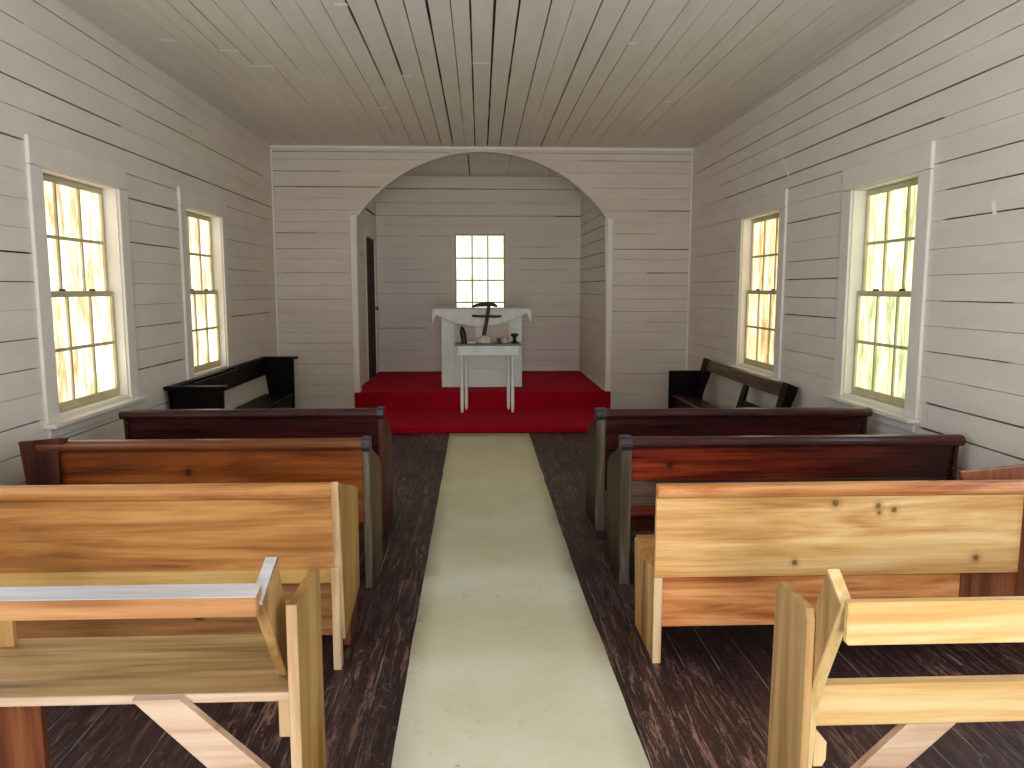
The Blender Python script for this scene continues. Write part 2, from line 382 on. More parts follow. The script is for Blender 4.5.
def backing(bm, P, u0, u1, v0, v1, openings, d0, d1, mat=1):
    us = sorted({u0, u1} | {o[0] for o in openings} | {o[1] for o in openings})
    for a, b in zip(us, us[1:]):
        spans = [(v0, v1)]
        for o in openings:
            if o[0]-1e-6 <= a and b <= o[1]+1e-6:
                spans = [(v0, o[2]), (o[3], v1)]
        for lo_, hi_ in spans:
            if hi_-lo_ < .001: continue
            v = [bm.verts.new(P(uu, vv, dd)) for dd in (d0, d1) for uu, vv in ((a, lo_), (b, lo_), (b, hi_), (a, hi_))]
            for f in ((0, 1, 2, 3), (4, 7, 6, 5), (0, 4, 5, 1), (3, 2, 6, 7), (0, 3, 7, 4), (1, 5, 6, 2)):
                q = bm.faces.new([v[i] for i in f]); q.material_index = mat

# window openings (y0, y1, z0, z1)
WZ0, WZ1 = .78, 2.16
LW = [(.25, 1.15), (2.36, 3.26), (4.47, 5.37), (6.57, 7.45)]
RW = [(.25, 1.10), (2.36, 3.20), (4.45, 5.25), (6.52, 7.46)]
lop = [(a, b, WZ0, WZ1) for a, b in LW]; rop = [(a, b, WZ0, WZ1) for a, b in RW]

lseam = [0, .05, .197, .345, .493, .640, .788, .937, 1.075, 1.235, 1.39, 1.538, 1.69, 1.82, 1.97, 2.118, 2.28, 2.436, 2.582, 2.742, 2.890, 3.045, ZC]
LS = [(3.045, 4.4, 5.7, .006), (3.045, 5.7, 8.0, .002), (2.89, 5.05, 6.7, .006), (2.89, 3.9, 4.42, .005), (2.742, 3.9, 5.45, .004), (2.742, 5.75, 9.0, .006),
      (2.582, 3.8, 5.52, .007), (2.436, 3.9, 4.5, .003), (2.436, 4.5, 9.3, .008), (2.28, 3.9, 4.33, .007), (2.28, 5.55, 6.4, .004), (2.28, 7.65, 9.2, .004),
      (2.118, 5.55, 6.4, .007), (1.97, 7.65, 8.6, .003), (1.82, 5.5, 6.4, .005), (1.69, 3.9, 4.33, .006), (1.69, 7.6, 8.7, .004), (1.538, 3.9, 4.33, .004),
      (1.235, 5.5, 6.4, .004), (1.235, 3.9, 4.33, .004), (1.235, 7.6, 9.1, .006), (1.075, 3.8, 4.3, .004), (.937, 5.5, 6.4, .007), (.788, 3.8, 4.3, .006),
      (.64, 3.8, 6.4, .005), (.493, 3.8, 6.0, .006), (1.39, 7.6, 9.2, .003), (1.075, 5.5, 6.4, .003), (1.39, 5.5, 6.3, .002), (1.97, 5.6, 6.4, .0025)]
PL = lambda u, v, d: (XW-d, u, v)
bm = planks(PL, YB, YD, lseam, lop, LS, [(5.52, 2.44, 2.58), (2.0, 0, 3), (8.75, 1.4, 1.7)], rs=1)
backing(bm, PL, YB, YD, 0, ZC, lop, .016, .10)
struct('wall_left', bm, ['wall', 'gap'], 'white painted horizontal board wall on the left side of the aisle', 'wall')
rseam = [0, .13, .275, .42, .567, .714, .862, 1.007, 1.152, 1.295, 1.435, 1.576, 1.718, 1.872, 2.03, 2.182, 2.31, 2.420, 2.572, 2.714, 2.83, 2.982, ZC]
RS = [(2.982, 3.5, 6.4, .006), (2.982, 6.4, 9.0, .003), (2.83, 3.4, 9.2, .006), (2.714, 4.2, 8.0, .0035), (2.714, 3.3, 3.85, .004), (2.572, 3.3, 6.6, .008), (2.572, 6.6, 8.2, .004),
      (2.42, 4.25, 8.1, .008), (2.42, 3.3, 4.0, .003), (2.182, 3.3, 4.3, .005), (2.03, 3.3, 4.2, .005), (2.03, 5.45, 6.4, .006), (1.872, 3.3, 4.2, .006), (2.31, 5.45, 6.4, .005),
      (1.718, 5.4, 6.35, .004), (1.576, 5.4, 6.35, .006), (1.435, 5.4, 6.35, .004), (1.435, 3.6, 4.2, .004), (1.295, 5.4, 6.35, .006), (1.295, 3.4, 4.2, .002), (1.152, 3.6, 4.25, .004),
      (1.007, 5.4, 6.35, .003), (1.007, 3.3, 3.9, .003), (.862, 3.3, 4.25, .008), (.714, 3.3, 4.3, .008), (.567, 3.3, 6.3, .005), (1.872, 7.65, 9.2, .003), (1.576, 7.65, 9.2, .003), (2.182, 7.6, 9.1, .003), (1.295, 7.6, 8.8, .002)]
PR = lambda u, v, d: (XE+d, u, v)
bm = planks(PR, YB, YD, rseam, rop, RS, [(4.24, 0, .9), (2.0, 0, 3), (6.1, .4, .75)], rs=2)
backing(bm, PR, YB, YD, 0, ZC, rop, .016, .10)
# bare scraped patch on the boards
for (y0, z0, y1, z1, w) in [(6.52, 2.57, 6.37, 2.40, .035), (3.78, 1.93, 3.76, 1.86, .03)]:
    q = bm.faces.new([bm.verts.new(p) for p in ((XE-.001, y0, z0), (XE-.001, y0+w, z0), (XE-.001, y1+w, z1), (XE-.001, y1, z1))]); q.material_index = 2
struct('wall_right', bm, ['wall', 'gap', 'chip'], 'white painted horizontal board wall on the right side of the aisle', 'wall')

# arch wall
AX, AZ, AR = .035, 1.285, 1.82
JL, JR = -1.46, 1.53
def arch(x):
    if x <= JL or x >= JR: return 0
    return AZ+math.sqrt(max(0, AR*AR-(x-AX)**2))
bseam = [0, .075, .22, .367, .48, .612, .768, .864, .99, 1.105, 1.23, 1.38, 1.54, 1.69, 1.85, 1.97, 2.15, 2.28, 2.417, 2.55, 2.678, 2.855, 2.99, 3.075, ZC]
BS = [(2.855, XW, -1.6, .005), (2.678, XW, -1.15, .006), (2.15, XW, -1.9, .005), (2.15, -1.9, -1.55, .002), (1.97, XW, -1.7, .003), (1.69, -2.3, -1.6, .003), (1.38, XW, -1.6, .003),
      (.864, -2.3, -1.55, .003), (.612, XW, -1.55, .004), (2.99, 1.2, XE, .004), (2.678, 1.3, XE, .0025), (2.417, 2.0, XE, .006), (2.15, 1.6, 2.1, .003), (1.97, 1.6, XE, .007), (1.69, 2.0, XE, .007),
      (1.54, 1.6, 2.2, .0025), (1.38, 1.8, XE, .003), (1.23, 1.6, 2.2, .003), (1.105, 2.0, XE, .0025), (.99, 1.6, 2.2, .002), (.768, 1.8, XE, .003), (.48, 1.7, 2.3, .003), (1.85, 1.6, 2.0, .002), (3.075, XW, XE, .004)]
def slit(u): return arch(u)
PB = lambda u, v, d: (u, YD+d, v)
bm = planks(PB, XW, XE, bseam, [], BS, [(JL, 0, 2.32), (JR, 0, 2.32)], lo=lambda u: (arch(u) if JL+.0025 < u < JR-.0025 else 0), step=.06, rs=3)
# backing and the wall's thickness behind the boards
xs = [XW, JL]+[JL+.002+(JR-JL-.004)*i/48 for i in range(49)]+[JR, XE]
for a, b in zip(xs, xs[1:]):
    la = 0 if (a+b)/2 < JL or (a+b)/2 > JR else arch(min(max(a, JL+.001), JR-.001)); lb = 0 if la == 0 else arch(min(max(b, JL+.001), JR-.001))
    if la == 0: lb = 0
    v = [bm.verts.new((x, y, z)) for y in (YD+.016, YD+.11) for x, z in ((a, la), (b, lb), (b, ZC), (a, ZC))]
    for f in ((0, 1, 2, 3), (4, 7, 6, 5), (0, 4, 5, 1), (0, 3, 7, 4), (1, 5, 6, 2)):
        q = bm.faces.new([v[i] for i in f]); q.material_index = 1
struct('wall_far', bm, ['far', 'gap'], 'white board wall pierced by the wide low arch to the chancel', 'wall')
# arch lining (soffit + thin edge trim)
bm = nb()
prof = []
N = 40
def ring(off, y):
    r = []
    for i in range(N+1):
        x = JL+(JR-JL)*i/N
        z = AZ+math.sqrt(AR*AR-(x-AX)**2)
        d = Vector((x-AX, z-AZ)).normalized()
        r.append(bm.verts.new((x-d.x*off, y, z-d.y*off)))
    return r
r1 = ring(-.004, YD-.012); r2 = ring(.022, YD-.012); r3 = ring(.022, YD+.12); r4 = ring(-.004, YD+.12)
for a, b in ((r1, r2), (r2, r3), (r3, r4), (r4, r1)):
    for i in range(N): f = bm.faces.new((a[i], a[i+1], b[i+1], b[i]))
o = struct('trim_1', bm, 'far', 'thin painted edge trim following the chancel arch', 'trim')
for n_, (x0, x1, lx0, lx1, lab) in enumerate([(JL-.05, JL+.02, JL-.004, JL+.02, 'white vertical casing board at the left foot of the arch'), (JR-.02, JR+.05, JR-.02, JR+.004, 'white vertical casing board at the right foot of the arch')]):
    bm = nb(); box(bm, x0, x1, YD-.022, YD, ZP+.001, 2.36 if n_ == 0 else 2.335); box(bm, lx0, lx1, YD, YD+.12, ZP+.001, 2.315, 0)
    struct('trim_%d' % (n_+2), bm, 'trim', lab, 'trim')
bm = nb(); box(bm, XW, XE, YD-.02, YD, ZC-.035, ZC)
struct('trim_4', bm, 'trim', 'thin white cornice strip above the arch', 'trim')
for n_, (x, s, lab) in enumerate([(XW, 1, 'white corner bead left of the arch wall'), (XE, -1, 'white corner bead right of the arch wall')]):
    bm = nb(); box(bm, x, x+s*.02, YD-.02, YD, 0, ZC-.04); struct('trim_%d' % (n_+5), bm, 'trim', lab, 'trim')

# ceiling: boards run towards the arch
cs = [XW-.02, -2.3, -2.15, -2.0, -1.9, -1.79, -1.66, -1.52, -1.36, -1.191, -1.05, -.906, -.763, -.592, -.432, -.300, -.163, -.049, .094, .237, .419, .551, .711, .865, 1.008, 1.208, 1.33, 1.47, 1.607, 1.75, 1.9, 2.064, 2.2, 2.33, 2.436, XE+.02]
CS = [(-1.79, 4.0, 5.7, .006), (-1.66, 3.9, 6.06, .009), (-1.191, 3.9, 4.9, .006), (-1.52, 4.2, 5.2, .005), (-1.52, 6, 7.5, .004), (-1.36, 4.0, 6.2, .005), (-1.05, 4, 9.3, .003), (-.906, 4.0, 8.6, .0045),
      (-.763, 4.1, 6.6, .011), (-.763, 6.6, 9.3, .004), (-.592, 3.9, 6.3, .011), (-.592, 6.3, 9.3, .005), (-.432, 3.9, 9.3, .006), (-.3, 3.9, 9.3, .010), (-.163, 3.9, 8, .004), (-.049, 3.9, 9.3, .009),
      (.094, 3.9, 9.3, .011), (.237, 3.9, 9.3, .010), (.419, 3.9, 9.3, .007), (.551, 3.9, 7.5, .003), (.711, 3.9, 9.3, .009), (.865, 3.9, 8.8, .007), (1.008, 3.9, 9.3, .006), (1.208, 3.9, 8.6, .005),
      (1.33, 5.0, 9.2, .004), (1.47, 4.0, 6, .002), (1.607, 3.9, 8.3, .006), (1.75, 3.9, 8.6, .006), (1.9, 5, 8, .002), (2.064, 3.9, 6.6, .005), (2.2, 4, 6, .001), (2.436, 3.9, 7.4, .007)]
PC = lambda u, v, d: (v, u, ZC+d)
bm = planks(PC, YB, YD, cs, [], CS, [(4.77, -.92, -.76)], rs=4, base=(.0010, .0036))
backing(bm, PC, YB-.1, YE+.05, XW-.1, XE+.1, [], .016, .05)
# slivers of fresh paint at the butt joints
for (x0, x1, y) in [(-2.10, -2.02, 5.48), (-1.79, -1.66, 5.69), (-1.68, -1.515, 6.06), (-.61, -.53, 6.29), (-.045, .08, 5.92), (-.84, -.76, 4.77), (1.0, 1.07, 5.42), (1.63, 1.69, 7.04), (-.95, -.83, 7.4)]:
    q = bm.faces.new([bm.verts.new(p) for p in ((x0, y, ZC-.001), (x1, y, ZC-.001), (x1, y+.05, ZC-.001), (x0, y+.05, ZC-.001))]); q.material_index = 2
struct('ceiling', bm, ['ceil', 'gap', 'chip'], 'white painted plank ceiling with dark open seams', 'ceiling')

# floor
bm = nb(); box(bm, XW-.1, XE+.1, YB-.1, YD+.1, -.05, 0, 0)
struct('floor', bm, 'floor', 'dark worn plank floor', 'floor')

# entrance wall behind the camera with an open doorway
bm = nb()
backing(bm, lambda u, v, d: (u, YB-d, v), XW-.1, XE+.1, 0, ZC+.05, [(-.85, .95, 0, 2.45)], 0, .1, 0)
struct('wall_back', bm, 'wall', 'white entrance wall with an open doorway', 'wall')

# chancel
aseam = [ZP, .43, .587, .75, .919, 1.09, 1.26, 1.43, 1.60, 1.781, 1.95, 2.12, 2.279, 2.43, 2.57, 2.76, 2.959, ZC]
AS = [(2.959, CW, CE, .006), (2.959, CW, .2, .008), (2.57, CW, CE, .004), (2.279, -.9, -.45, .004), (2.279, CW, -1.1, .003), (1.781, -1.3, -.4, .002), (2.57, 1.1, CE, .009), (1.43, CW, -.5, .002),
      (1.95, .6, CE, .005), (.919, CW, -.8, .005), (.587, CW, -.9, .003), (.587, .8, CE, .003), (1.09, .8, CE, .003), (2.12, .6, 1.1, .003), (2.43, -1.4, -.9, .0025), (1.60, -1.4, -.6, .003), (2.76, -1.5, .2, .003), (.43, .6, 1.4, .003), (1.781, .6, 1.3, .003)]
cw = [(-.385, .389, .92, 2.322)]
PA = lambda u, v, d: (u, YE+d, v)
bm = planks(PA, CW, CE, aseam, cw, AS, [], rs=5, step=.2)
backing(bm, PA, CW-.1, CE+.1, 0, ZC, cw, .016, .10)
struct('wall_chancel', bm, ['apse', 'gap'], 'board wall at the back of the chancel behind the altar', 'wall')
sideS = [(z, 9.5, 11.7, w) for z, w in ((2.76, .006), (2.57, .004), (2.43, .006), (2.12, .007), (1.95, .006), (1.781, .005), (1.60, .007), (1.43, .003), (1.09, .004), (.75, .003), (2.279, .006))]
PCR = lambda u, v, d: (CE+d+(.0 if True else 0), u, v)
def slant(u): return (YE-u)/(YE-YD)
PCR = lambda u, v, d: (CE+.03*slant(u)+d, u, v)
bm = planks(PCR, YD+.12, YE, aseam, [], sideS, [], rs=6, step=.3)
backing(bm, PCR, YD+.12, YE+.1, 0, ZC, [], .016, .08)
struct('wall_chancel_right', bm, ['apse', 'gap'], 'right side wall of the chancel', 'wall')
DY0, DY1 = 10.62, 11.52
do = [(DY0, DY1, ZP, 2.22)]
PCL = lambda u, v, d: (CW-d, u, v)
bm = planks(PCL, YD+.12, YE, aseam, do, [(2.57, 9.5, 11.7, .02), (1.95, 9.5, 10.6, .006), (1.6, 9.5, 10.6, .004)], [], rs=7, step=.3)
backing(bm, PCL, YD+.12, YE+.1, 0, ZC, do, .016, .08)
struct('wall_chancel_left', bm, ['apse', 'gap'], 'left side wall of the chancel with the narrow door', 'wall')
PCC = lambda u, v, d: (v, u, ZC-.002+d)
bm = planks(PCC, YD+.1, YE, [CW-.02, -1.3, -1.0, -.7, -.4, -.14, .12, .4, .7, 1.0, 1.3, CE+.06], [], [(-.14, 9.5, 11.7, .012), (.4, 9.5, 11.7, .004), (-.7, 9.5, 11.7, .004), (1.0, 9.5, 11.7, .005)], [], rs=8, th=.01)
struct('ceiling_chancel', bm, 'apse', 'plank ceiling over the chancel', 'ceiling')
bm = nb(); box(bm, CW, CE, YE-.03, YE, ZP, ZP+.03); struct('baseboard_far', bm, 'trim', 'low white skirting at the back of the chancel', 'baseboard')
bm = nb(); box(bm, CE-.0, CE+.028, YD+.13, YE-.03, ZP, ZP+.03); struct('baseboard_right', bm, 'trim', 'low white skirting along the right chancel wall', 'baseboard')
# chancel platform and step under red carpet
bm = nb(); prism(bm, [(CW+.001, YE-.001), (CE-.001, YE-.001), (CE+.028, YD+.121), (JR-.001, YD+.121), (JR-.001, YD-.001), (JR+.045, YD-.001), (JR+.045, YD-.03), (JL-.045, YD-.03), (JL-.045, YD-.001), (JL+.001, YD-.001), (JL+.001, YD+.121), (CW+.001, YD+.121)], 'z', 0.001, ZP, .008)
tag(obj('carpeted_platform', bm, 'red'), 'raised chancel platform covered in red carpet', 'platform')
bm = nb(); box(bm, JL-.045, JR+.045, 8.07, YD-.031, 0, ZL, .01)
tag(obj('carpeted_step', bm, 'red'), 'low wide red carpeted step in front of the chancel platform', 'step')

# chancel door
t = thing('door_1', 'dark brown narrow door in the left chancel wall', 'door', (CW-.03, (DY0+DY1)/2, ZP), kind='structure')
bm = nb(); box(bm, CW-.055, CW-.012, DY0+.01, DY1-.01, ZP+.005, 2.20)
for z0, z1 in ((.45, 1.05), (1.2, 2.05)):
    for y0, y1 in ((DY0+.1, DY0+.34), (DY0+.42, DY1-.1)):
        box(bm, CW-.013, CW-.006, y0, y1, z0, z1, .003)
obj('door_leaf', bm, 'door', t)
bm = nb()
box(bm, CW-.085, CW+.008, DY0-.07, DY0+.004, ZP, 2.28); box(bm, CW-.085, CW+.008, DY1-.004, DY1+.04, ZP, 2.28); box(bm, CW-.085, CW+.014, DY0+.008, DY1-.008, 2.205, 2.28)
obj('door_frame', bm, 'trim', t)
bm = nb()
tube(bm, [(CW-.03, DY1-.1, 1.22), (CW+.01, DY1-.1, 1.22), (CW+.02, DY1-.1, 1.22), (CW+.045, DY1-.1, 1.22), (CW+.05, DY1-.1, 1.22)], [.012, .012, .028, .028, .012], 12)
obj('door_knob', bm, 'knob', t)

# ------------------------------------------------------------ windows
def window(idx, P, a, b, z0, z1, style, label, cols=3, rows=(2, 2), single=False, sill=True, wide=True):
    """P(u, v, d): d < 0 into the room, d > 0 outwards"""
    base = P((a+b)/2, z0, 0)
    t = thing('window_%d' % idx, label, 'window', base, kind='structure')
    def bx(bm, u0, u1, v0, v1, d0, d1, bev=.003):
        p = P(u0, v0, d0); q = P(u1, v1, d1)
        box(bm, p[0], q[0], p[1], q[1], p[2], q[2], bev)
    cwid = .115
    if wide:
        for s, (u0, u1) in enumerate(((a-cwid-.015, a-.005), (b+.005, b+cwid+.015))):
            bm = nb(); bx(bm, u0, u1, z0-.02, z1+.0, -.020, 0); obj('casing', bm, 'trim', t)
        bm = nb(); bx(bm, a-cwid-.015, b+cwid+.015, z1+.002, z1+.15, -.023, 0); obj('head_casing', bm, 'trim', t)
        bm = nb(); bx(bm, a-cwid-.03, b+cwid+.03, z0-.045, z0-.02, -.07, .0); bx(bm, a, b, z0-.03, z0+.006, -.01, .112); obj('sill', bm, 'trim', t)
        bm = nb(); bx(bm, a-cwid, b+cwid, z0-.105, z0-.046, -.022, 0); obj('apron', bm, 'trim', t)
    else:
        bm = nb()
        bx(bm, a-.03, a, z0, z1+.02, -.015, .0); bx(bm, b, b+.03, z0, z1+.02, -.015, .0); bx(bm, a, b, z1, z1+.03, -.015, 0); obj('casing', bm, 'trim', t)
    bm = nb()   # jamb lining
    bx(bm, a-.008, a+.006, z0, z1, -.002, .112, 0); bx(bm, b-.006, b+.008, z0, z1, -.002, .112, 0); bx(bm, a+.006, b-.006, z1-.006, z1+.008, -.002, .112, 0)
    obj('jamb', bm, 'trim', t)
    zm = (z0+z1)/2
    sashes = [('lower_sash', z0+.008, zm+.018, .050, .078, rows[0]), ('upper_sash', zm-.018, z1-.008, .080, .108, rows[1])]
    if single: sashes = [('sash', z0+.004, z1-.002, .02, .05, rows[0])]
    for nm, v0, v1, d0, d1, nr in sashes:
        fr, mu = .036, .010
        bm = nb()
        bx(bm, a+.007, a+fr, v0, v1, d0, d1); bx(bm, b-fr, b-.007, v0, v1, d0, d1)
        bot = .05 if v0 < z0+.1 else .034
        bx(bm, a+fr, b-fr, v0, v0+bot, d0, d1); bx(bm, a+fr, b-fr, v1-fr, v1, d0, d1)
        ia, ib, iv0, iv1 = a+fr, b-fr, v0+bot, v1-fr
        for i in range(1, cols):
            u = ia+(ib-ia)*i/cols; bx(bm, u-mu, u+mu, iv0, iv1, d0+.004, d1-.002, .002)
        for i in range(1, nr):
            v = iv0+(iv1-iv0)*i/nr; bx(bm, ia, ib, v-mu, v+mu, d0+.003, d1-.003, .002)
        s = obj(nm, bm, 'sash', t)
        dm = (d0+d1)/2+.003
        bm = nb(); bx(bm, ia-.004, ib+.004, iv0-.004, iv1+.004, dm, dm+.003, 0); sub('glass', bm, PANES[style], s)
        if nm == 'lower_sash':
            bm = nb()
            for f_ in (.3, .7):
                u = a+(b-a)*f_; bx(bm, u-.02, u+.02, v1-.002, v1+.012, d0+.002, d1-.004, .002)
            sub('sash_catch', bm, 'iron', s)
    return t
PLo = lambda u, v, d: (XW-d, u, v)
PRo = lambda u, v, d: (XE+d, u, v)
window(1, PLo, *LW[2], WZ0, WZ1, 'warm', 'larger, nearer white framed sash window of the two in the left wall')
window(2, PLo, *LW[3], WZ0, WZ1, 'warm', 'farther sash window in the left wall, above the black bench')
window(3, PRo, *RW[2], WZ0, WZ1, 'green', 'nearer right wall sash window with greenish light behind its panes')
window(4, PRo, *RW[3], WZ0, WZ1, 'amber', 'farther right wall sash window with yellow brown stained panes')
window(5, PA, cw[0][0], cw[0][1], cw[0][2], cw[0][3], 'white', 'small pale window in the chancel wall behind the altar', single=True, rows=(4, 4), wide=False)
window(6, PLo, *LW[1], WZ0, WZ1, 'clear', 'left wall sash window beside the third pew from the front')
window(7, PRo, *RW[1], WZ0, WZ1, 'clear', 'right wall sash window beside the unvarnished rearmost pew')
window(8, PLo, *LW[0], WZ0, WZ1, 'clear', 'left wall sash window nearest the entrance')
window(9, PRo, *RW[0], WZ0, WZ1, 'clear', 'right wall sash window nearest the entrance')

# ------------------------------------------------------------ aisle runner
bm = nb()
L_ = [(-.275, -2.6), (-.28, .8), (-.287, 2.3), (-.298, 3.65), (-.306, 5.4), (-.322, 8.03)]
R_ = [(.53, -2.6), (.53, .8), (.528, 2.28), (.502, 3.62), (.50, 5.4), (.503, 8.0)]
pts = []
for (a, b) in zip(zip(L_, L_[1:]), zip(R_, R_[1:])):
    for i in range(10):
        f = i/10
        pts.append(((a[0][0]+(a[1][0]-a[0][0])*f, a[0][1]+(a[1][1]-a[0][1])*f), (b[0][0]+(b[1][0]-b[0][0])*f, b[0][1]+(b[1][1]-b[0][1])*f)))
pts.append((L_[-1], R_[-1]))
rows_ = []
for (l, r) in pts:
    w = .006*noise.noise(Vector((l[1]*3, 1, 0))); w2 = .006*noise.noise(Vector((l[1]*3, 5, 0)))
    row = []
    for k in range(9):
        f = k/8; x = l[0]+w+(r[0]+w2-l[0]-w)*f; y = l[1]+(r[1]-l[1])*f
        row.append(bm.verts.new((x, y, .007+.003*noise.noise(Vector((x*4, y*3, 2))))))
    rows_.append(row)
for a, b in zip(rows_, rows_[1:]):
    for k in range(8): f = bm.faces.new((a[k], a[k+1], b[k+1], b[k])); f.smooth = True
ext = bmesh.ops.extrude_face_region(bm, geom=list(bm.faces))
for v in ext['geom']:
    if isinstance(v, bmesh.types.BMVert): v.co.z = 0.001
tag(obj('aisle_runner', bm, 'runner'), 'long cream carpet runner down the middle of the aisle', 'carpet')

# ------------------------------------------------------------ pews
def rail_profile(y, zt, h=.058, d=.045):
    """half-round nosing towards the rear (camera) side"""
    return [(y+.02, zt), (y+.0, zt)]+[(y-d*.8*math.sin(math.radians(a)), zt-h/2+h/2*math.cos(math.radians(a))) for a in (25, 50, 75, 100, 125, 150)]+[(y, zt-h), (y+.02, zt-h)]
def pew_classic(name_label, y, x0, x1, aisle, zt, mat, group, nose=True, panel_w=.035, second=None, depth=.42, extra=None):
    """old pew seen from behind: leaning board back, rounded rail, full-height ends"""
    t = thing('pew', name_label, 'pew', ((x0+x1)/2, y+.2, 0), group)
    lean = .07
    bm = nb(); prism(bm, rail_profile(y, zt), 'x', x0, x1, .002); obj('top_rail', bm, mat['rail'], t)
    zb = mat.get('zb', .53)
    bm = nb(); prism(bm, [(y, zt-.04), (y+.022, zt-.04), (y+.022+lean*(zt-zb), zb), (y+lean*(zt-zb), zb)], 'x', x0+.01, x1-.01, .002)
    obj('back_board', bm, mat['back'], t)
    if second:
        z0, z1, m2 = second
        bm = nb(); prism(bm, [(y+.03, z1), (y+.052, z1), (y+.06, z0), (y+.038, z0)], 'x', x0+.01, x1-.01, .002)
        obj('lower_back_board', bm, m2, t)
    bm = nb(); prism(bm, [(y+.07, .34), (y+.07, .37), (y+depth-.02, .43), (y+depth, .42), (y+depth, .39)], 'x', x0+.03, x1-.03, .002); obj('seat', bm, mat['back'], t)
    bm = nb(); box(bm, x0+.03, x1-.03, y+depth-.06, y+depth-.04, .16, .39); obj('seat_apron', bm, mat['back'], t)
    ends = [(x0, 1), (x1, -1)]
    for xe, s in ends:
        isa = (xe == aisle)
        pw = panel_w if isa else .02
        a0, a1 = (xe, xe+s*pw) if isa else (xe+s*.02, xe+s*(.02+pw))
        poly = [(y-.012, 0), (y-.012, zt-.06), (y+.05, zt-.05), (y+.17, zt-.10), (y+.33, zt-.16), (y+depth, zt-.22), (y+depth, 0)]
        bm = nb(); prism(bm, poly, 'x', min(a0, a1), max(a0, a1), .004); p = obj('end_panel', bm, mat['side'] if isa else mat['rail'], t)
        if isa:
            bm = nb(); box(bm, min(a0, a1)-.001, max(a0, a1)+.001, y-.02, y-.008, 0, zt-.062, .003); sub('edge_strip', bm, mat['edge'], p)
        if nose and isa:
            bm = nb(); c = (a0+a1)/2
            pr_ = [(p_[0]-.004 if p_[0] < y else p_[0]+.02, p_[1]+(.006 if p_[1] > zt-.02 else -.006)) for p_ in rail_profile(y, zt)]
            prism(bm, pr_, 'x', c-panel_w*.62, c+panel_w*.62, .004); obj('rail_cap', bm, 'cap', t)
    if extra: extra(t)
    return t
GL, GR = 'pews left of the aisle', 'pews right of the aisle'
mar = dict(rail='rail_dark', back='maroon_x', side='dkbrown_z', edge='dkbrown_z')
# L1
pew_classic('dark maroon pew left of the aisle, farthest back of that side', 4.68, -2.14, -.585, -.585, .785, dict(mar, zb=.33), GL)
# L2
def l2x(t):
    bm = nb(); prism(bm, [(-2.235, .765), (-2.00, .785), (-2.05, .70), (-2.05, .3), (-2.10, 0), (-2.18, 0), (-2.205, .5)], 'y', 3.80, 3.825, .004)
    o = obj('wall_end_board', bm, 'dkbrown_z', t); o['label'] = 'dark brown board at the wall end'
pew_classic('amber brown varnished pew left of the aisle, second behind the altar', 3.83, -2.15, -.55, -.55, .765, dict(rail='amber_rail', back='amber_x', side='amber_z', edge='grey_z', zb=.33), GL, extra=l2x)
# R1, R2
pew_classic('dark maroon pew right of the aisle, farthest back of that side', 4.72, .712, 2.43, .712, .765, dict(mar, zb=.33, side='olive_z', edge='grey_z'), GR, panel_w=.055)
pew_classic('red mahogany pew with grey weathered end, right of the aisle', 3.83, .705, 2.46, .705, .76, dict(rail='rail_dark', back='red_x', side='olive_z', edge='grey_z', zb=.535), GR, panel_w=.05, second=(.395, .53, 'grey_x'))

# L3: honey pine pew
t = thing('pew', 'honey coloured pine pew left of the aisle, in front of the open backed pew', 'pew', (-1.45, 3.2, 0), GL)
y = 2.96; x0, x1 = -2.36, -.575
bm = nb(); prism(bm, rail_profile(y, .757, .062, .03), 'x', x0, x1, .002); obj('top_rail', bm, 'pine_dark_x', t)
bm = nb(); prism(bm, [(y, .70), (y+.022, .70), (y+.042, .405), (y+.02, .405)], 'x', x0, x1, .002); obj('back_board', bm, 'pine_dark_x', t)
bm = nb(); prism(bm, [(y+.008, .41), (y+.03, .41), (y+.035, .355), (y+.012, .355)], 'x', x0, x1, .003); o = obj('edge_strip', bm, 'strip', t); o['label'] = 'yellow pine strip'
bm = nb(); box(bm, x0, x1-.01, y+.07, y+.092, .112, .37); obj('lower_board', bm, 'shade_x', t)
bm = nb(); prism(bm, [(y+.03, .40), (y+.03, .43), (y+.44, .44), (y+.46, .42), (y+.44, .40)], 'x', x0, x1-.002, .003); obj('seat', bm, 'pine_dark_x', t)
for a, b in ((x1-.001, x1+.026), (x0-.026, x0+.001)):
    bm = nb(); prism(bm, [(y-.012, .75), (y+.01, .76), (y+.05, .745), (y+.455, .63), (y+.465, .60), (y+.455, .17), (y+.10, .10), (y+.06, .11)], 'x', a, b, .004)
    p = obj('end_panel', bm, 'honey_z', t)
    bm = nb(); prism(bm, [(y-.020, .748), (y-.004, .764), (y+.072, .105), (y+.052, .105)], 'x', a-.001, b+.001, .003); sub('edge_strip', bm, 'raw_z', p)
for xa in (x1-.012, x0-.012):
    bm = nb(); box(bm, xa, xa+.030, y-.003, y+.05, 0, .42, .003); obj('leg', bm, 'raw_z', t)
    bm = nb(); box(bm, xa, xa+.030, y+.22, y+.42, 0, .40, .003); obj('leg', bm, 'brown_z', t)

